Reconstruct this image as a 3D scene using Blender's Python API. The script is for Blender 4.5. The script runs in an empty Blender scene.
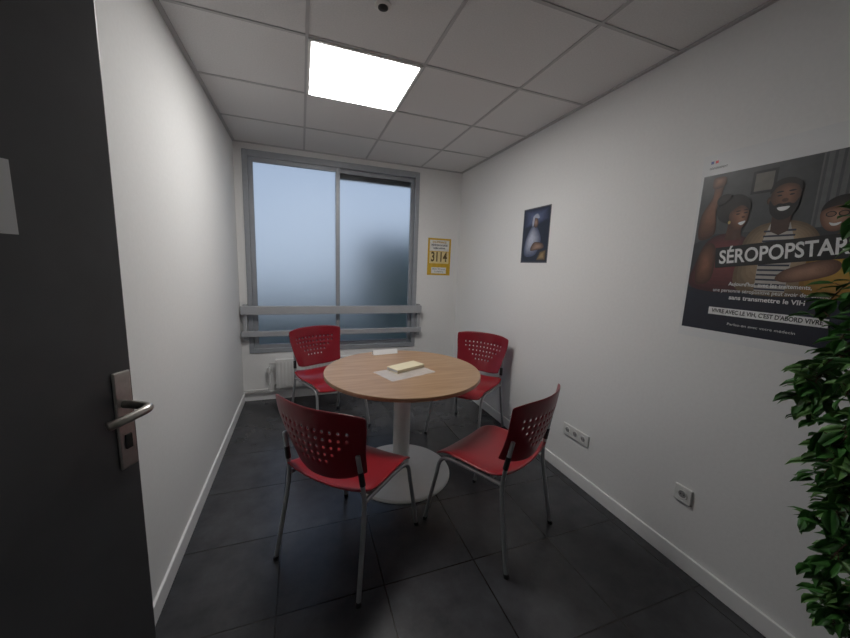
import bpy, bmesh, math, random
from mathutils import Vector, Matrix
random.seed(7)
S=bpy.context.scene
S.view_settings.view_transform='Standard'
col=S.collection
XL,XR,YB,YF,ZC=-0.57,1.75,3.72,-0.75,2.50
CAMZ=1.427
# ---------------------------------------------------------------- materials
def mat(name,c,rough=0.5,metal=0.0,noise=0.0,nscale=20,bump=0.0,emit=0,coat=0.0,spec=0.5):
    m=bpy.data.materials.new(name); m.use_nodes=True
    nt=m.node_tree; b=nt.nodes['Principled BSDF']
    b.inputs['Base Color'].default_value=(*c,1); b.inputs['Roughness'].default_value=rough
    b.inputs['Metallic'].default_value=metal; b.inputs['Coat Weight'].default_value=coat
    b.inputs['Specular IOR Level'].default_value=spec
    if emit:
        b.inputs['Emission Color'].default_value=(1,.98,.95,1); b.inputs['Emission Strength'].default_value=emit
    if noise or bump:
        tc=nt.nodes.new('ShaderNodeTexCoord'); n=nt.nodes.new('ShaderNodeTexNoise')
        n.inputs['Scale'].default_value=nscale; n.inputs['Detail'].default_value=5
        nt.links.new(tc.outputs['Object'],n.inputs['Vector'])
        if noise:
            r=nt.nodes.new('ShaderNodeValToRGB'); r.color_ramp.elements[0].position=.3; r.color_ramp.elements[1].position=.7
            r.color_ramp.elements[0].color=(*[max(0,x*(1-noise)) for x in c],1)
            r.color_ramp.elements[1].color=(*[min(1,x*(1+noise)) for x in c],1)
            nt.links.new(n.outputs['Fac'],r.inputs['Fac']); nt.links.new(r.outputs['Color'],b.inputs['Base Color'])
        if bump:
            bp=nt.nodes.new('ShaderNodeBump'); bp.inputs['Strength'].default_value=bump; bp.inputs['Distance'].default_value=.002
            nt.links.new(n.outputs['Fac'],bp.inputs['Height']); nt.links.new(bp.outputs['Normal'],b.inputs['Normal'])
    return m
M_wall=mat('wall_paint',(.80,.80,.795),.75,noise=.015,nscale=60,bump=.25)
M_tile=mat('ceiling_tile',(.76,.76,.76),.9,noise=.05,nscale=140,bump=.4)
M_bar=mat('ceiling_tbar',(.52,.52,.53),.6,noise=.02)
M_base=mat('baseboard_paint',(.86,.86,.86),.4,noise=.02)
M_alu=mat('window_alu',(.36,.38,.41),.45,metal=.3,noise=.04)
M_rail=mat('rail_grey',(.40,.41,.43),.45,noise=.03)
M_door=mat('door_laminate',(.095,.096,.102),.34,noise=.08,nscale=9)
M_steel=mat('brushed_steel',(.50,.48,.45),.3,metal=1.0,noise=.08,nscale=80)
M_leg=mat('chair_tube',(.42,.43,.45),.35,metal=.6,noise=.04)
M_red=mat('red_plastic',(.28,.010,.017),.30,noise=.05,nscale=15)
M_red_shaded=mat('red_plastic_shaded',(.21,.007,.017),.30,noise=.05,nscale=15)  # backrests: same red plastic, their shaded side painted in as a darker base colour
M_blk=mat('black_plastic',(.015,.015,.017),.45,noise=.1)
M_white=mat('white_enamel',(.72,.72,.71),.35,noise=.02)
M_wplast=mat('white_plastic',(.72,.72,.70),.35,noise=.02)
M_dark=mat('dark_hole',(.02,.02,.02),.7,noise=.1)
M_paper=mat('paper',(.76,.77,.78),.5,noise=.02,nscale=8)
M_light=mat('light_diffuser',(1,1,1),.5,emit=20)
M_leaf=mat('leaf_green',(.045,.155,.030),.40,noise=.5,nscale=25)
M_leaf2=mat('leaf_green_light',(.13,.28,.075),.40,noise=.4,nscale=25)
M_twig=mat('twig_brown',(.10,.06,.035),.8,noise=.3)
M_pot=mat('pot_grey',(.10,.10,.10),.6,noise=.1)
M_soil=mat('soil',(.03,.02,.013),.95,noise=.4,nscale=60,bump=.8)
M_tissue=mat('notebook_cover',(.74,.66,.46),.5,noise=.03)
# table wood
def wood():
    m=bpy.data.materials.new('table_wood'); m.use_nodes=True; nt=m.node_tree; b=nt.nodes['Principled BSDF']
    tc=nt.nodes.new('ShaderNodeTexCoord'); mp=nt.nodes.new('ShaderNodeMapping'); mp.inputs['Scale'].default_value=(2.2,26,2); mp.inputs['Rotation'].default_value=(0,0,math.radians(-35))
    n=nt.nodes.new('ShaderNodeTexNoise'); n.inputs['Scale'].default_value=1.6; n.inputs['Detail'].default_value=7; n.inputs['Distortion'].default_value=.5
    r=nt.nodes.new('ShaderNodeValToRGB'); r.color_ramp.elements[0].color=(.33,.19,.100,1); r.color_ramp.elements[1].color=(.45,.285,.165,1)
    r.color_ramp.elements[0].position=.3; r.color_ramp.elements[1].position=.7
    nt.links.new(tc.outputs['Object'],mp.inputs['Vector']); nt.links.new(mp.outputs[0],n.inputs['Vector']); nt.links.new(n.outputs['Fac'],r.inputs['Fac']); nt.links.new(r.outputs[0],b.inputs['Base Color'])
    b.inputs['Roughness'].default_value=.30
    return m
M_wood=wood()
def floor_mat():
    m=bpy.data.materials.new('floor_slate_tile'); m.use_nodes=True; nt=m.node_tree; b=nt.nodes['Principled BSDF']
    tc=nt.nodes.new('ShaderNodeTexCoord'); mp=nt.nodes.new('ShaderNodeMapping'); mp.inputs['Location'].default_value=(.12,.05,0)
    br=nt.nodes.new('ShaderNodeTexBrick'); br.offset=0; br.squash=1
    br.inputs['Scale'].default_value=1; br.inputs['Brick Width'].default_value=.45; br.inputs['Row Height'].default_value=.45
    br.inputs['Mortar Size'].default_value=.0035; br.inputs['Mortar Smooth'].default_value=.1
    br.inputs['Color1'].default_value=(.040,.041,.046,1); br.inputs['Color2'].default_value=(.052,.053,.059,1); br.inputs['Mortar'].default_value=(.008,.008,.009,1)
    n=nt.nodes.new('ShaderNodeTexNoise'); n.inputs['Scale'].default_value=5; n.inputs['Detail'].default_value=8; n.inputs['Roughness'].default_value=.65
    r=nt.nodes.new('ShaderNodeValToRGB'); r.color_ramp.elements[0].color=(.65,.65,.65,1); r.color_ramp.elements[1].color=(1.35,1.35,1.35,1); r.color_ramp.elements[0].position=.3; r.color_ramp.elements[1].position=.7
    mx=nt.nodes.new('ShaderNodeMix'); mx.data_type='RGBA'; mx.blend_type='MULTIPLY'; mx.inputs[0].default_value=1
    nt.links.new(tc.outputs['Object'],mp.inputs[0]); nt.links.new(mp.outputs[0],br.inputs['Vector']); nt.links.new(mp.outputs[0],n.inputs['Vector'])
    nt.links.new(n.outputs['Fac'],r.inputs['Fac']); nt.links.new(br.outputs['Color'],mx.inputs[6]); nt.links.new(r.outputs[0],mx.inputs[7]); nt.links.new(mx.outputs[2],b.inputs['Base Color'])
    b.inputs['Roughness'].default_value=.27
    bp=nt.nodes.new('ShaderNodeBump'); bp.inputs['Strength'].default_value=.2; bp.inputs['Distance'].default_value=.003
    nt.links.new(n.outputs['Fac'],bp.inputs['Height']); nt.links.new(bp.outputs[0],b.inputs['Normal'])
    return m
M_floor=floor_mat()
def frosted():
    m=bpy.data.materials.new('frosted_glass'); m.use_nodes=True; nt=m.node_tree; b=nt.nodes['Principled BSDF']
    b.inputs['Base Color'].default_value=(.92,.95,.98,1); b.inputs['Transmission Weight'].default_value=1; b.inputs['Roughness'].default_value=.50; b.inputs['IOR'].default_value=1.4
    return m
M_glass=frosted()
def clearfilm():
    m=bpy.data.materials.new('clear_plastic_sheet'); m.use_nodes=True; b=m.node_tree.nodes['Principled BSDF']
    b.inputs['Base Color'].default_value=(.9,.9,.9,1); b.inputs['Roughness'].default_value=.12; b.inputs['Alpha'].default_value=.28
    return m
M_film=clearfilm()
# ---------------------------------------------------------------- mesh helpers
def obj(name,verts,faces,m,parent=None,smooth=False):
    me=bpy.data.meshes.new(name); me.from_pydata([tuple(v) for v in verts],[],faces); me.update()
    if isinstance(m,(list,tuple)):
        for x in m: me.materials.append(x)
    else: me.materials.append(m)
    o=bpy.data.objects.new(name,me); col.objects.link(o)
    if parent: o.parent=parent
    if smooth:
        for p in me.polygons: p.use_smooth=True
    return o
def boxes(name,lst,m,parent=None,bevel=0.0):
    V=[];F=[]
    for (a,b) in lst:
        i=len(V); x0,y0,z0=a; x1,y1,z1=b
        V+=[(x0,y0,z0),(x1,y0,z0),(x1,y1,z0),(x0,y1,z0),(x0,y0,z1),(x1,y0,z1),(x1,y1,z1),(x0,y1,z1)]
        F+=[(i,i+3,i+2,i+1),(i+4,i+5,i+6,i+7),(i,i+1,i+5,i+4),(i+1,i+2,i+6,i+5),(i+2,i+3,i+7,i+6),(i+3,i,i+4,i+7)]
    o=obj(name,V,F,m,parent)
    if bevel:
        md=o.modifiers.new('bevel','BEVEL'); md.width=bevel; md.segments=2; md.limit_method='ANGLE'
    return o
def box(name,a,b,m,parent=None,bevel=0.0): return boxes(name,[(a,b)],m,parent,bevel)
def empty(name,loc=(0,0,0),rz=0):
    e=bpy.data.objects.new(name,None); e.empty_display_size=.1; col.objects.link(e); e.location=loc; e.rotation_euler=(0,0,rz); return e
def catmull(P,n=8,closed=False):
    P=[Vector(p) for p in P]; out=[]; N=len(P); rng=N if closed else N-1
    for i in range(rng):
        if closed: a,b,c,d=P[(i-1)%N],P[i],P[(i+1)%N],P[(i+2)%N]
        else: a=P[max(i-1,0)];b=P[i];c=P[i+1];d=P[min(i+2,N-1)]
        for k in range(n):
            t=k/n; out.append(.5*((2*b)+(c-a)*t+(2*a-5*b+4*c-d)*t*t+(3*b-a-3*c+d)*t**3))
    if not closed: out.append(P[-1])
    return out
def sweep(P,r,seg=12):
    V=[];F=[]; n=len(P); rs=r if isinstance(r,list) else [r]*n
    t=(P[1]-P[0]).normalized(); u=t.orthogonal().normalized()
    for i in range(n):
        t=(P[min(i+1,n-1)]-P[max(i-1,0)]).normalized(); u=(u-t*u.dot(t)).normalized(); w=t.cross(u)
        for k in range(seg):
            a=2*math.pi*k/seg; V.append(P[i]+(u*math.cos(a)+w*math.sin(a))*rs[i])
    for i in range(n-1):
        for k in range(seg):
            F.append((i*seg+k,i*seg+(k+1)%seg,(i+1)*seg+(k+1)%seg,(i+1)*seg+k))
    F.append(tuple(range(seg-1,-1,-1))); F.append(tuple((n-1)*seg+k for k in range(seg)))
    return V,F
def tubes(name,paths,r,m,parent=None,smooth_n=8,seg=12):
    V=[];F=[]
    for P in paths:
        P=catmull(P,smooth_n) if smooth_n else [Vector(p) for p in P]
        v,f=sweep(P,r,seg); k=len(V); V+=v; F+=[tuple(i+k for i in q) for q in f]
    o=obj(name,V,F,m,parent,True); return o
def lathe(name,prof,m,parent=None,seg=64,loc=(0,0,0)):
    V=[];F=[]
    for (r,z) in prof:
        for k in range(seg):
            a=2*math.pi*k/seg; V.append((loc[0]+r*math.cos(a),loc[1]+r*math.sin(a),loc[2]+z))
    for i in range(len(prof)-1):
        for k in range(seg): F.append((i*seg+k,i*seg+(k+1)%seg,(i+1)*seg+(k+1)%seg,(i+1)*seg+k))
    F.append(tuple(range(seg-1,-1,-1))); F.append(tuple((len(prof)-1)*seg+k for k in range(seg)))
    o=obj(name,V,F,m,parent,True)
    md=o.modifiers.new('es','EDGE_SPLIT'); md.split_angle=math.radians(35)
    return o
# ---------------------------------------------------------------- room shell
T=.15; XA=-1.0
box('floor',(XA-T,YF-T,-.1),(XR+T,YB+T,0),M_floor)
box('wall_right',(XR,YF-T,0),(XR+T,YB+T,ZC+.1),M_wall)
box('wall_left',(XA-T,1.32,0),(XL,YB+T,ZC+.1),M_wall)
box('wall_entry_side',(XA-T,YF-T,0),(XA,1.32,ZC+.1),M_wall)
box('wall_front',(XA,YF-T,0),(XR,YF,ZC+.1),M_wall)
WX0,WX1,WZ0,WZ1=-.50,1.24,.50,2.44
boxes('wall_back',[((XL,YB,0),(XR,YB+T,WZ0)),((XL,YB,WZ1),(XR,YB+T,ZC+.1)),((XL,YB,WZ0),(WX0,YB+T,WZ1)),((WX1,YB,WZ0),(XR,YB+T,WZ1))],M_wall)
# ceiling with T grid
gx=[.045+.6*k for k in range(-2,3)]; gy=[1.91+.6*k for k in range(-5,4)]
ce=box('ceiling',(XA,YF,ZC),(XR,YB,ZC+.1),M_tile)
g=[]
for x in gx:
    if XA<x<XR: g.append(((x-.008,YF,ZC-.004),(x+.008,YB,ZC-.0005)))
for y in gy: 
    if y<YB-.05: g.append(((XA,y-.008,ZC-.0045),(XR,y+.008,ZC-.0005)))
boxes('ceiling_grid',g,M_bar,ce)
boxes('trim_ceiling',[((XR-.022,YF,ZC-.008),(XR,YB,ZC)),((XL,1.33,ZC-.008),(XL+.022,YB,ZC)),((XL+.022,YB-.022,ZC-.008),(XR-.022,YB,ZC))],M_bar)
# baseboards
box('baseboard_right',(XR-.013,YF,0),(XR,YB,.085),M_base,bevel=.004)
box('baseboard_left',(XL,1.32,0),(XL+.013,YB,.085),M_base,bevel=.004)
box('baseboard_back',(XL+.013,YB-.013,0),(XR-.013,YB,.085),M_base,bevel=.004)
# ceiling light panel
lp=empty('ceiling_light_panel',(.345,2.21,ZC))
boxes('light_frame',[((-.295,-.295,-.012),(.295,-.278,-.001)),((-.295,.278,-.012),(.295,.295,-.001)),((-.295,-.278,-.012),(-.278,.278,-.001)),((.278,-.278,-.012),(.295,.278,-.001))],M_wplast,lp)
box('diffuser',(-.278,-.278,-.0135),(.278,.278,-.003),M_light,lp)
# smoke detector
sd=empty('ceiling_detector',(.34,1.58,ZC))
lathe('detector_ring',[(.035,0),(.035,-.006),(.028,-.010),(.022,-.010)],M_wplast,sd,32)
lathe('detector_core',[(.021,-.002),(.021,-.013),(.012,-.018)],M_dark,sd,24)
# ---------------------------------------------------------------- window
w=empty('window_1',(0,YB,0))
fy0,fy1=-.012,.07; fw=.045
boxes('outer_frame',[((WX0,fy0,WZ0),(WX0+fw,fy1,WZ1)),((WX1-fw,fy0,WZ0),(WX1,fy1,WZ1)),((WX0+fw,fy0,WZ0),(WX1-fw,fy1,WZ0+fw)),((WX0+fw,fy0,WZ1-fw-.015),(WX1-fw,fy1,WZ1))],M_alu,w,.004)
zb,zt=WZ0+fw,WZ1-fw-.015
def sash(n,x0,x1,y0,y1,s,top=0):
    boxes('sash_'+n,[((x0,y0,zb),(x0+s,y1,zt)),((x1-s,y0,zb),(x1,y1,zt)),((x0+s,y0,zb),(x1-s,y1,zb+s)),((x0+s,y0,zt-s-top),(x1-s,y1,zt))],M_alu,w,.003)
    box('glass_'+n,(x0+s,(y0+y1)/2-.003,zb+s),(x1-s,(y0+y1)/2+.003,zt-s-top),M_glass,w)
sash('left',WX0+fw+.001,.385,.0,.03,.042)
sash('right',.345,WX1-fw-.001,.035,.065,.04)
box('shutter_edge',(.39,.066,zt-.09),(WX1-fw,.10,zt),M_dark,w)
gb=empty('window_guard_rail',(0,YB,0))
boxes('rail_bars',[((XL+.01,-.075,.90),(1.29,-.05,.985)),((XL+.01,-.075,.68),(1.29,-.05,.735))],M_rail,gb,.004)
boxes('rail_brackets',[((WX0-.04,-.05,.64),(WX0-.005,-.001,1.0)),((1.245,-.05,.64),(1.28,-.001,1.0))],M_rail,gb,.003)
# exterior
M_ext=mat('exterior_ground',(.18,.22,.19),.9,noise=.2,nscale=2)
M_hedge=mat('hedge_green',(.06,.09,.075),.9,noise=.6,nscale=6)
box('exterior_ground',(-12,YB+.3,-.4),(14,25,-.3),M_ext)
def hedge(name,x0,x1,y0,y1,h):
    V=[];F=[];nx=28;nz=12
    for i in range(nx+1):
        for j in range(nz+1):
            a=math.pi*j/nz
            yy=(y0+y1)/2-(y1-y0)/2*math.cos(a); zz=-.3+h*min(1,math.sin(a)*1.5)
            V.append((x0+(x1-x0)*i/nx+random.uniform(-.05,.05),yy+random.uniform(-.08,.08),zz+(random.uniform(-.15,.1) if 0<j<nz else 0)))
    for i in range(nx):
        for j in range(nz):
            a=i*(nz+1)+j; F.append((a,a+1,a+nz+2,a+nz+1))
    return obj(name,V,F,M_hedge,None,True)
hedge('hedge',-4,.7,5.6,6.8,1.0)
hedge('hedge',1.0,5.5,5.2,6.6,2.1)
# ---------------------------------------------------------------- radiator
rd=empty('radiator',(0,YB,0))
fl=[((-.26,-.09,.14),(.95,-.03,.44))]
x=-.245
while x<.93:
    fl.append(((x,-.096,.16),(x+.02,-.089,.42))); x+=.034
boxes('radiator_panel',fl,M_white,rd,.003)
boxes('radiator_brackets',[((-.15,-.031,.2),(-.12,-.001,.4)),((.8,-.031,.2),(.83,-.001,.4))],M_white,rd)
tubes('radiator_pipes',[[(-.26,-.06,.40),(-.30,-.06,.40),(-.315,-.06,.385),(-.32,-.06,.2),(-.33,-.055,.14),(-.36,-.05,.125),(-.555,-.05,.125)],[(-.26,-.05,.18),(-.285,-.04,.17),(-.29,-.035,.1),(-.32,-.035,.095),(-.555,-.035,.095)]],.009,M_white,rd)
lathe('radiator_valve',[(.016,-.03),(.02,-.025),(.02,.025),(.014,.03)],M_wplast,rd,20,(-.32,-.06,.33))
# ---------------------------------------------------------------- door
dE=Vector((-.378,.95)); dd=Vector((-.42,-.906)).normalized()
dr=empty('door_1',(dE.x,dE.y,0)); 
dr.matrix_world=Matrix.Translation((dE.x,dE.y,0))@Matrix.Rotation(math.atan2(-dd.y,-dd.x),4,'Z'); SX=-1
nrm=Vector((-(-dd.y),-dd.x))
SY=1 if nrm.x>0 else -1
def dbox(n,a,b,m,bv=0):
    xs=sorted((a[0]*SX,b[0]*SX)); ys=sorted((a[1]*SY,b[1]*SY)); return box(n,(xs[0],ys[0],a[2]),(xs[1],ys[1],b[2]),m,dr,bv)
dbox('door_leaf',(0,-.04,.008),(.63,0,2.04),M_door,.002)
dbox('handle_plate',(.008,0,.938),(.048,.007,1.168),M_steel,.003)
hz=1.092
tubes('lever',[[(.028*SX,.004*SY,hz),(.028*SX,.04*SY,hz),(.030*SX,.064*SY,hz),(.040*SX,.075*SY,hz),(.063*SX,.077*SY,hz-.001),(.105*SX,.072*SY,hz-.004),(.122*SX,.066*SY,hz-.006)]],.0095,M_steel,dr)
dbox('key_cylinder',(.020,.006,.985),(.036,.011,1.020),M_dark,.002)
dbox('door_sign',(.175,0,1.455),(.40,.003,1.575),M_paper)
# ---------------------------------------------------------------- table
tb=empty('round_table',(.635,2.12,0))
R=.515
lathe('tabletop',[(R-.012,.715),(R-.001,.718),(R,.722),(R,.737),(R-.002,.740)],M_wood,tb,96)
lathe('table_base',[(.345,.0),(.345,.008),(.335,.016),(.22,.022),(.10,.032),(.064,.05)],M_white,tb,72)
lathe('table_column',[(.057,.03),(.057,.70),(.057,.705)],M_white,tb,40)
boxes('table_spider',[((-.24,-.03,.695),(.24,.03,.715)),((-.03,-.24,.695),(.03,.24,.715))],M_white,tb)
nb=empty('notebook',(.655,2.13,.742),math.radians(25))
box('cover_bottom',(-.12,-.056,0),(.12,.056,.003),M_tissue,nb,.001)
box('page_block',(-.117,-.052,.003),(.117,.054,.019),M_paper,nb,.001)
box('cover_top',(-.12,-.056,.019),(.12,.056,.022),M_tissue,nb,.001)
box('spine',(-.12,-.0575,0),(.12,-.0555,.022),M_tissue,nb)
pf=empty('plastic_flyer_sheet',(.61,2.06,.7405),math.radians(20))
box('sheet_upper',(-.16,-.12,0),(.19,.10,.001),M_film,pf)
cs=empty('card_stand',(.61,2.52,.741),math.radians(8))
obj('stand_panel',[(-.10,0,0),(.10,0,0),(.10,.02,.035),(-.10,.02,.035),(-.10,.05,0),(.10,.05,0)],[(0,1,2,3),(3,2,5,4),(0,3,4),(1,5,2),(0,4,5,1)],M_paper,cs)
# ---------------------------------------------------------------- chairs
parts=[]
def build_chair():
    HBW=.252
    xs=[-HBW,-HBW+.02]; HW=.0105; GP=.0252
    x=-(11*HW+10*GP)/2; xs.append(x-.008)
    hx=[]
    for k in range(11):
        hx.append(len(xs)); xs.append(x); xs.append(x+HW); x+=HW+GP
    xs+= [xs[-1]+.008,HBW-.02,HBW]
    zs=[0,.018,.045]; hz=[]; z=.085
    for k in range(5):
        hz.append(len(zs)); zs+= [z,z+.0105]; z+=.0105+.0235
    H=.315
    zs+=[.272,.298,H]
    V=[];F=[]
    ny=len(zs)
    for xx in xs:
        q=abs(xx/HBW)
        for zz in zs:
            t=zz/H
            wf=.82+.18*min(1,t*1.25)
            zb_=.500+.038*q**3; zt_=.848-.020*q**4
            Z=zb_+(zt_-zb_)*t
            Y=-.222+.072*q*q-.080*t-.014*math.sin(t*math.pi)
            V.append((xx*wf,Y,Z))
    miss={4:0,3:0,2:1,1:2,0:3}
    for i in range(len(xs)-1):
        for j in range(ny-1):
            if i in hx and j in hz:
                k=hx.index(i); r=hz.index(j)
                if miss[r]<=k<=10-miss[r]: continue
            a=i*ny+j; F.append((a,a+ny,a+ny+1,a+1))
    o=obj('backrest',V,F,M_red_shaded,None,True)
    m=o.modifiers.new('sol','SOLIDIFY'); m.thickness=.009; m.offset=0
    m=o.modifiers.new('sub','SUBSURF'); m.levels=1; m.render_levels=1
    parts.append(o)
    # seat
    V=[];F=[];n=14
    for i in range(n+1):
        for j in range(n+1):
            u=-1+2*i/n; v=-1+2*j/n
            x_=.235*u*math.sqrt(1-.14*v*v)*(1-.03*v if v<0 else 1+.02*v); y_=.232*v*math.sqrt(1-.12*u*u)+.010
            z_=.447+.024*abs(u)**2.5-.006
            if v>.45: z_-=.045*((v-.45)/.55)**2
            if v<-.5: z_+=.035*((-v-.5)/.5)**2
            V.append((x_,y_,z_))
    for i in range(n):
        for j in range(n):
            a=i*(n+1)+j; F.append((a,a+n+1,a+n+2,a+1))
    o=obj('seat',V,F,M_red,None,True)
    m=o.modifiers.new('sol','SOLIDIFY'); m.thickness=.014; m.offset=-1
    m=o.modifiers.new('sub','SUBSURF'); m.levels=1; m.render_levels=1
    parts.append(o)
    paths=[]
    for s in (-1,1):
        paths.append([(s*.245,-.262,.004),(s*.236,-.235,.15),(s*.226,-.205,.32),(s*.220,-.193,.42),(s*.216,-.200,.50),(s*.210,-.215,.60),(s*.207,-.224,.65)])
        paths.append([(s*.245,.262,.004),(s*.238,.235,.15),(s*.228,.205,.30),(s*.224,.190,.375),(s*.221,.155,.412),(s*.219,.09,.422),(s*.218,-.05,.424),(s*.218,-.19,.425)])
    paths.append([(-.218,.12,.418),(0,.12,.418),(.218,.12,.418)])
    paths.append([(-.218,-.12,.422),(0,-.12,.422),(.218,-.12,.422)])
    parts.append(tubes('frame_tubes',paths,.0105,M_leg))
    V=[];F=[]
    for s in (-1,1):
        for yy in (-.263,.263):
            v,f=sweep([Vector((s*.2455,yy,0)),Vector((s*.2445,yy*.995,.018))],.0135,12); k=len(V); V+=v; F+=[tuple(i+k for i in q) for q in f]
        v,f=sweep([Vector((s*.216,-.200,.51)),Vector((s*.212,-.211,.575))],[.0130,.0125],12); k=len(V); V+=v; F+=[tuple(i+k for i in q) for q in f]
    parts.append(obj('plastic_glides_and_sleeves',V,F,M_blk))
build_chair()
def place_chair(x,y,ang,first=False):
    e=empty('chair',(x,y,0),math.radians(ang-90))
    for p in parts:
        if first: p.parent=e
        else:
            o=p.copy(); col.objects.link(o); o.parent=e
place_chair(.222,1.60,44,True)
place_chair(.980,1.51,117)
place_chair(.218,2.98,-64)
place_chair(1.345,2.53,215)
# ---------------------------------------------------------------- sockets
M_sg=mat('socket_grey',(.35,.35,.35),.5,noise=.05)
def socket(y,z,wd,n):
    e=empty('wall_socket'); e.matrix_world=Matrix(((0,0,-1,XR),(-1,0,0,y),(0,1,0,z),(0,0,0,1)))
    box('faceplate',(-wd/2,-.04,0),(wd/2,.04,.012),M_wplast,e,.004)
    for k in range(n):
        cx=(k-(n-1)/2)*.07
        lathe('socket_rim',[(.022,.012),(.022,.0145),(.019,.0145),(.018,.0125)],M_wplast,e,28,(cx,0,0))
        lathe('socket_well',[(.0175,.0122),(.0175,.0128)],M_sg,e,28,(cx,0,0))
        for dx in (-.008,.008): lathe('pin_hole',[(.0028,.013),(.0028,.0133)],M_dark,e,12,(cx+dx,0,0))
        lathe('earth_pin',[(.0025,.0128),(.0025,.018)],M_steel,e,12,(cx,.009,0))
socket(1.685,.335,.225,3)
socket(.986,.372,.08,1)
# ---------------------------------------------------------------- posters
def flat(c,name): return mat('print_'+name,c,.35,noise=.12,nscale=30)
LAY=.00035
def poly(parent,name,pts,lay,m,smooth=False):
    P=[(p[0],p[1],0) for p in pts]
    if smooth: P=[tuple(v) for v in catmull(P,6,True)]
    z=.0012+lay*LAY
    return obj(name,[(p[0],p[1],z) for p in P],[tuple(range(len(P)))],m,parent)
_sm={}
def smat(c):
    key=tuple(round(x,4) for x in c)
    if key not in _sm: _sm[key]=mat('print_tone',c,.35,noise=.10,nscale=40)
    return _sm[key]
def shade(parent,name,pts,lay,c0,c1,n=6,dx=0.0,dy=0.0,smin=.25,smooth=True):
    """a printed tone ramp: nested outlines from rim colour c0 to core colour c1"""
    if smooth: pts=[(v.x,v.y) for v in catmull([(p[0],p[1],0) for p in pts],6,True)]
    n=n+3
    cx=sum(p[0] for p in pts)/len(pts); cy=sum(p[1] for p in pts)/len(pts)
    for k in range(n):
        t=k/(n-1); s=1-(1-smin)*t
        c=[min(1,(a+(b-a)*t)*1.15) for a,b in zip(c0,c1)]
        poly(parent,name,[(cx+dx*t+(x-cx)*s,cy+dy*t+(y-cy)*s) for x,y in pts],lay+.9*t,smat(c))
def epts(cx,cy,rx,ry,rot=0,n=28):
    o=[]
    for k in range(n):
        a=2*math.pi*k/n; x=rx*math.cos(a); y=ry*math.sin(a)
        o.append((cx+x*math.cos(rot)-y*math.sin(rot),cy+x*math.sin(rot)+y*math.cos(rot)))
    return o
def ell(parent,name,cx,cy,rx,ry,lay,m,rot=0): return poly(parent,name,epts(cx,cy,rx,ry,rot),lay,m)
def rect(parent,name,x0,y0,x1,y1,lay,m): return poly(parent,name,[(x0,y0),(x1,y0),(x1,y1),(x0,y1)],lay,m)
def text(parent,name,s,cx,cy,size,lay,m,width=None,bold=0,rot=0):
    c=bpy.data.curves.new(name,'FONT'); c.body=s; c.size=size; c.align_x='CENTER'; c.align_y='CENTER'; c.offset=bold; c.resolution_u=4
    t=bpy.data.objects.new(name+'_c',c); col.objects.link(t)
    dg=bpy.context.evaluated_depsgraph_get(); me=bpy.data.meshes.new_from_object(t.evaluated_get(dg)); bpy.data.objects.remove(t)
    xs=[v.co.x for v in me.vertices]; k=1
    if width and xs: k=width/(max(xs)-min(xs))
    mid=(max(xs)+min(xs))/2
    for v in me.vertices:
        x=(v.co.x-mid)*k; y=v.co.y
        v.co.x=cx+x*math.cos(rot)-y*math.sin(rot); v.co.y=cy+x*math.sin(rot)+y*math.cos(rot); v.co.z=.0012+lay*LAY
    me.materials.clear(); me.materials.append(m)
    o=bpy.data.objects.new(name,me); col.objects.link(o); o.parent=parent; return o
def wall_right_frame(name,y,z):
    e=empty(name); e.matrix_world=Matrix(((0,0,-1,XR-.0005),(-1,0,0,y),(0,1,0,z),(0,0,0,1))); return e
P=wall_right_frame('campaign_poster',1.128,1.160)
PW,PH=.62,.81
box('poster_sheet',(0,-.012,0),(PW,PH,.001),M_paper,P)
navy=flat((.008,.012,.026),'navy')
hair=flat((.006,.005,.005),'hair'); stripe=flat((.02,.025,.05),'stripe')
teal=flat((.060,.065,.068),'room_grey'); room2=flat((.14,.145,.15),'curtain'); pwhite=flat((.8,.8,.8),'white'); pblk=flat((.006,.006,.007),'black'); sofa=flat((.03,.033,.04),'sofa')
rect(P,'print_photo',.012,.16,PW-.012,.72,0,teal)
rect(P,'print_navy',.012,.03,PW-.012,.225,1,navy)
rect(P,'print_curtain',.40,.40,.608,.72,1,room2)
for k in range(9): rect(P,'print_curtain_fold',.405+.022*k,.40,.413+.022*k,.72,1.5,smat((.08,.085,.09)))
rect(P,'print_picture',.20,.61,.28,.70,1,smat((.015,.016,.02))); rect(P,'print_picture_inner',.21,.62,.27,.69,1.6,smat((.16,.15,.13)))
poly(P,'print_sofa',[(.012,.22),(.012,.42),(.10,.46),(.56,.46),(.608,.40),(.608,.22)],2,sofa)
shade(P,'print_arm',[(.03,.44),(.025,.54),(.06,.62),(.065,.68),(.085,.70),(.10,.68),(.095,.62),(.085,.56),(.09,.46)],3,(.05,.018,.010),(.20,.085,.045),5,smin=.4)
shade(P,'print_hand',[(.06,.66),(.055,.70),(.075,.708),(.105,.70),(.10,.665)],4,(.07,.028,.016),(.24,.11,.06),4)
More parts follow.
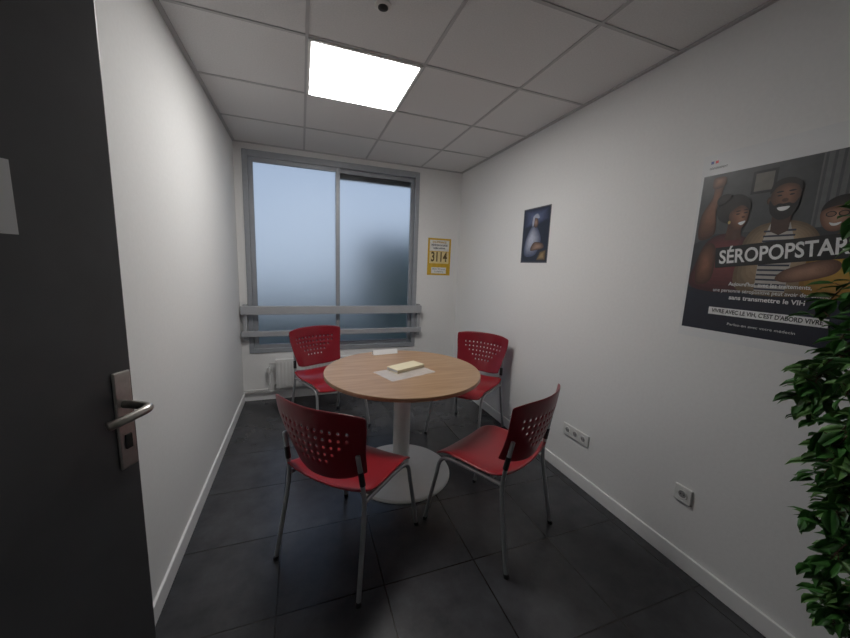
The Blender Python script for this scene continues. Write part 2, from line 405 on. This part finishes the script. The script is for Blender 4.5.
# woman
shade(P,'print_woman_body',[(.03,.22),(.035,.34),(.07,.43),(.14,.46),(.22,.43),(.25,.36),(.25,.22)],5,(.045,.008,.010),(.17,.035,.035),6,.01,.02)
shade(P,'print_woman_arm',[(.045,.24),(.04,.36),(.075,.42),(.108,.39),(.105,.26)],6,(.05,.018,.010),(.19,.08,.045),5)
shade(P,'print_woman_hair',epts(.150,.560,.062,.060,.3),6,(.004,.003,.003),(.018,.012,.010),4,-.01,.015)
shade(P,'print_woman_bun',epts(.115,.600,.032,.028),6,(.004,.003,.003),(.02,.013,.011),4,-.005,.008)
poly(P,'print_woman_neck',[(.135,.43),(.14,.50),(.185,.50),(.195,.43)],7,smat((.08,.031,.017)))
shade(P,'print_woman_face',[(.140,.545),(.142,.510),(.158,.478),(.180,.470),(.199,.488),(.208,.520),(.203,.555),(.175,.572)],8,(.075,.028,.015),(.27,.12,.066),7,.008,.008)
poly(P,'print_woman_smile',[(.176,.500),(.200,.507),(.194,.494),(.185,.491)],9.5,pwhite,True)
for ex,ey in ((.170,.537),(.197,.540)):
    ell(P,'print_eye',ex,ey,.007,.0028,9.5,hair,.1); ell(P,'print_brow',ex,ey+.012,.009,.002,9.5,hair,.15)
ell(P,'print_nose',.191,.523,.006,.005,9.5,smat((.10,.04,.022)))
ell(P,'print_earring',.143,.505,.005,.007,9.5,smat((.5,.35,.1)))
# man
shade(P,'print_man_shirt',[(.21,.22),(.20,.38),(.225,.46),(.28,.49),(.36,.49),(.42,.45),(.45,.36),(.44,.22)],7,(.12,.08,.045),(.42,.30,.19),6,.01,.02)
poly(P,'print_man_tee',[(.27,.22),(.265,.40),(.285,.485),(.345,.485),(.37,.40),(.365,.22)],8,smat((.45,.42,.38)))
for k in range(13): rect(P,'print_tee_stripe',.269,.225+.019*k,.365,.232+.019*k,8.4,stripe)
poly(P,'print_man_neck',[(.288,.455),(.285,.53),(.345,.53),(.342,.455),(.315,.44)],8.8,smat((.06,.026,.015)))
shade(P,'print_man_head',[(.270,.590),(.272,.555),(.288,.522),(.315,.508),(.342,.522),(.358,.556),(.360,.592),(.347,.628),(.315,.640),(.283,.628)],9.4,(.050,.021,.012),(.21,.096,.056),7,.006,.02)
shade(P,'print_man_hair',[(.268,.600),(.272,.632),(.295,.652),(.330,.652),(.356,.632),(.362,.600),(.350,.622),(.315,.634),(.282,.622)],10.5,(.004,.003,.003),(.012,.009,.008),3,smin=.9)
poly(P,'print_man_beard',[(.270,.575),(.277,.528),(.300,.502),(.315,.498),(.334,.504),(.353,.530),(.360,.577),(.345,.556),(.330,.560),(.315,.558),(.300,.560),(.286,.554)],10.8,hair,True)
poly(P,'print_man_smile',[(.297,.545),(.315,.547),(.334,.546),(.327,.535),(.314,.531),(.302,.535)],11.5,pwhite,True)
for ex in (.298,.334):
    ell(P,'print_eye',ex,.590,.0075,.0028,11,hair,.05); ell(P,'print_brow',ex,.604,.011,.003,11,hair,.05)
ell(P,'print_nose',.317,.571,.010,.007,11,smat((.09,.038,.023)))
shade(P,'print_man_ear',epts(.268,.575,.007,.014),9.2,(.04,.017,.010),(.10,.045,.025),3)
# friend
shade(P,'print_friend_body',[(.42,.22),(.41,.34),(.45,.42),(.52,.44),(.59,.41),(.605,.34),(.605,.22)],9,(.20,.10,.012),(.52,.31,.05),6,.01,.02)
shade(P,'print_friend_hair',epts(.478,.515,.056,.050),9.9,(.006,.004,.004),(.03,.02,.016),4,0,.01)
shade(P,'print_friend_face',[(.425,.515),(.425,.480),(.442,.450),(.465,.442),(.490,.455),(.503,.485),(.500,.515),(.465,.530)],11,(.13,.055,.032),(.38,.21,.14),7,-.004,.008)
poly(P,'print_friend_smile',[(.448,.473),(.462,.470),(.478,.473),(.470,.463),(.456,.462)],12.2,pwhite,True)
for ex in (.449,.480):
    ell(P,'print_glasses',ex,.502,.0135,.010,12.2,pblk); ell(P,'print_lens',ex,.502,.0105,.0073,12.5,smat((.25,.13,.085)))
shade(P,'print_friend_arm',[(.33,.27),(.36,.31),(.46,.345),(.50,.33),(.48,.29),(.38,.26)],10.5,(.10,.045,.027),(.32,.17,.11),5)
tr_=math.radians(5.5)
poly(P,'title_band',[(.317+x*math.cos(tr_)-y*math.sin(tr_),.372+x*math.sin(tr_)+y*math.cos(tr_)) for x,y in ((-.205,-.042),(.215,-.042),(.215,.046),(-.205,.046))],13,pblk)
text(P,'title_text','SÉROPOPSTAR',.320,.372,.080,14,pwhite,.385,.0018,tr_)
text(P,'body_text_1',"Aujourd'hui, avec les traitements,",.31,.243,.022,13,pwhite,.26,.0003)
text(P,'body_text_2',"une personne séropositive peut avoir des enfants",.31,.214,.022,13,pwhite,.37)
text(P,'body_text_3',"sans transmettre le VIH",.31,.185,.025,13,pwhite,.24,.0006)
rect(P,'slogan_band',.12,.105,.50,.137,13,pwhite)
text(P,'slogan_text',"VIVRE AVEC LE VIH, C'EST D'ABORD VIVRE",.31,.121,.024,14,pblk,.355,.0006)
text(P,'footer_text',"Parlez-en avec votre médecin",.31,.070,.015,13,pwhite,.22)
text(P,'header_text',"GOUVERNEMENT",.065,.750,.012,1,pblk,.07)
rect(P,'flag_blue',.032,.770,.044,.782,1,smat((.02,.03,.25))); rect(P,'flag_red',.050,.770,.062,.782,1,smat((.6,.02,.03)))
text(P,'header_text_2',"Santé publique",.55,.755,.013,1,pblk,.07)
# small poster
Q=wall_right_frame('wall_poster',2.475,1.49)
box('poster_sheet',(0,0,0),(.33,.43,.001),flat((.12,.12,.13),'edge'),Q)
rect(Q,'print_bg',.008,.008,.322,.422,0,flat((.015,.018,.032),'smallbg'))
shade(Q,'print_upper_block',[(.02,.28),(.02,.415),(.31,.415),(.31,.33),(.18,.29)],1,(.02,.025,.05),(.10,.12,.22),6,smooth=False)
shade(Q,'print_figure_robe',[(.05,.06),(.04,.15),(.08,.24),(.14,.30),(.19,.27),(.24,.18),(.20,.08),(.13,.05)],3,(.06,.07,.12),(.40,.42,.50),7,-.01,.02)
shade(Q,'print_figure_head',epts(.165,.315,.030,.042,.2),5,(.07,.04,.03),(.28,.18,.13),4)
shade(Q,'print_figure_wrap',[(.12,.29),(.125,.36),(.18,.385),(.215,.35),(.19,.345),(.15,.35),(.14,.29)],6.5,(.08,.10,.17),(.35,.37,.44),3,smin=.8)
shade(Q,'print_figure_arm',[(.12,.10),(.16,.16),(.26,.15),(.28,.115),(.20,.10)],6,(.08,.045,.03),(.30,.19,.13),4)
shade(Q,'print_corner',[(.20,.02),(.31,.02),(.31,.10),(.24,.085)],4,(.06,.04,.02),(.30,.20,.09),4,smooth=False)
# yellow sign on back wall
Yn=empty('helpline_sign'); Yn.matrix_world=Matrix(((1,0,0,1.365),(0,0,-1,YB-.0005),(0,1,0,1.335),(0,0,0,1)))
ylw=flat((.62,.38,.02),'yellow'); ywh=flat((.75,.74,.70),'offwhite')
box('sign_sheet',(0,0,0),(.285,.42,.001),ylw,Yn)
rect(Yn,'print_panel',.022,.275,.263,.40,0,ywh)
rect(Yn,'print_number_panel',.022,.135,.263,.268,0,smat((.75,.62,.30)))
text(Yn,'number_text','3114',.142,.205,.15,2,smat((.10,.06,.01)),.20,.004)
for k,(t,wd_) in enumerate((('SOUFFRANCE',.17),('PRÉVENTION DU SUICIDE',.2),('NUMÉRO NATIONAL',.15))):
    text(Yn,'title_line',t,.142,.375-.034*k,.03-.004*k,2,smat((.5,.28,.02)) if k==0 else stripe,wd_,.0008)
rect(Yn,'print_white_box',.05,.02,.235,.09,1,ywh); text(Yn,'foot_line','24h/24 - 7j/7 gratuit',.142,.070,.020,2,stripe,.16); text(Yn,'foot_line_2','confidentiel',.142,.040,.02,2,stripe,.11)
# ---------------------------------------------------------------- potted ficus
pl=empty('potted_ficus',(1.47,.24,0))
lathe('pot',[(.11,0),(.115,.01),(.15,.26),(.158,.265),(.158,.285),(.145,.285),(.14,.26)],M_pot,pl,40)
lathe('soil',[(.135,.25),(.135,.262)],M_soil,pl,32)
V=[];F=[];LV=[];LF=[];LM=[]
def addtube(P,r,seg=6):
    v,f=sweep(P,r,seg); k=len(V); V.extend(v); F.extend([tuple(i+k for i in q) for q in f])
def leaf(p,d,n,L):
    d=d.normalized(); s=d.cross(n)
    if s.length<.01: return
    s.normalize(); n=s.cross(d); W=L*random.uniform(.22,.29); k=len(LV)
    prof=[(0,0,0),(.25,.8,.02),(.5,1,.02),(.75,.7,0),(1,0,-.12)]
    mid=[p+d*(L*t)+n*(L*b) for t,_,b in prof]
    LV.extend(mid)
    for sg in (-1,1):
        for t,wd,b in prof[1:4]: LV.append(p+d*(L*t)+s*(sg*W*wd)+n*(L*(b+.07*wd)))
    for q in (5,8):
        LF.extend([(k,k+1,k+q),(k+1,k+2,k+q+1,k+q),(k+2,k+3,k+q+2,k+q+1),(k+3,k+4,k+q+2)])
    mi=1 if random.random()<.35 else 0
    LM.extend([mi]*8)
tr=catmull([(0,0,.25),(.02,.0,.6),(-.01,.02,1.0),(.015,.0,1.4),(0,.01,1.9)],8)
addtube(tr,[.016-.009*i/(len(tr)-1) for i in range(len(tr))],8)
tr2=catmull([(.02,.02,.25),(-.02,.03,.6),(.03,-.01,1.0),(-.01,.03,1.4),(.02,.03,1.75)],8)
addtube(tr2,[.012-.007*i/(len(tr2)-1) for i in range(len(tr2))],8)
def rad(z):
    pts=[(.4,.11),(.55,.14),(.75,.185),(.95,.255),(1.15,.275),(1.3,.265),(1.5,.290),(1.75,.325),(2.1,.25)]
    for (a,ra),(b,rb) in zip(pts,pts[1:]):
        if a<=z<=b: return ra+(rb-ra)*(z-a)/(b-a)
    return .12
for i in range(135):
    up_=(i%9)>=5
    if up_ and i%9<8: zt_=random.uniform(1.2,1.88)
    elif (i%9)<4: zt_=random.uniform(.8,1.25)
    else: zt_=random.uniform(.5,.85)
    az=i*2.399963+random.uniform(-.3,.3)
    Rr=rad(zt_)*random.uniform(.7,1.0)
    z0=min(1.85,max(.6,zt_+random.uniform(-.05,.2)))
    d=Vector((math.cos(az),math.sin(az),0)); 
    if d.x>0: d.x*=.65
    base=Vector((0,0.01,z0)); end=d*Rr+Vector((0,0,zt_)); 
    mid=base.lerp(end,.5)+Vector((0,0,.07))
    P_=catmull([base,mid,end,end+d*.03+Vector((0,0,-.08))],5)
    addtube(P_,[.004-.0028*k/(len(P_)-1) for k in range(len(P_))],5)
    for k in range(4,len(P_)):
        for rep in range(2 if zt_>1.2 else 3):
            p=P_[k]+Vector((random.uniform(-.02,.02),random.uniform(-.02,.02),random.uniform(-.02,.02)))
            dr_=Vector((random.gauss(0,.6)+d.x*.4,random.gauss(0,.6)+d.y*.4,random.uniform(-1.0,.2)))
            L=random.uniform(.045,.072)
            if (p+dr_.normalized()*L).x>.262 or p.x>.25: continue
            addtube([P_[k],p],.0012,4)
            leaf(p,dr_,Vector((random.gauss(0,.4),random.gauss(0,.4),1)),L)
obj('stems',V,F,M_twig,pl,True)
lo=obj('leaves',LV,LF,[M_leaf,M_leaf2],pl,True)
for p,mi in zip(lo.data.polygons,LM): p.material_index=mi
# ---------------------------------------------------------------- world
wd=bpy.data.worlds.new('World'); S.world=wd; wd.use_nodes=True; nt=wd.node_tree
bg=nt.nodes['Background']; tc=nt.nodes.new('ShaderNodeTexCoord'); sp=nt.nodes.new('ShaderNodeSeparateXYZ'); r=nt.nodes.new('ShaderNodeValToRGB')
r.color_ramp.elements[0].position=0; r.color_ramp.elements[0].color=(.60,.70,.84,1); r.color_ramp.elements[1].position=.6; r.color_ramp.elements[1].color=(.17,.27,.46,1)
nt.links.new(tc.outputs['Generated'],sp.inputs[0]); nt.links.new(sp.outputs['Z'],r.inputs['Fac']); nt.links.new(r.outputs[0],bg.inputs['Color']); bg.inputs['Strength'].default_value=1.0
# ---------------------------------------------------------------- camera
cam=bpy.data.cameras.new('camera'); co=bpy.data.objects.new('camera',cam); col.objects.link(co)
cam.sensor_width=36; cam.lens=340/850*36; cam.clip_start=.02
fw_=Vector((.3400,.9280,-.1519)).normalized(); rt=Vector((.9402,-.3384,.0375)); rt=(rt-fw_*rt.dot(fw_)).normalized(); up=rt.cross(fw_)
co.matrix_world=Matrix(((rt.x,up.x,-fw_.x,0),(rt.y,up.y,-fw_.y,0),(rt.z,up.z,-fw_.z,CAMZ),(0,0,0,1)))
S.camera=co
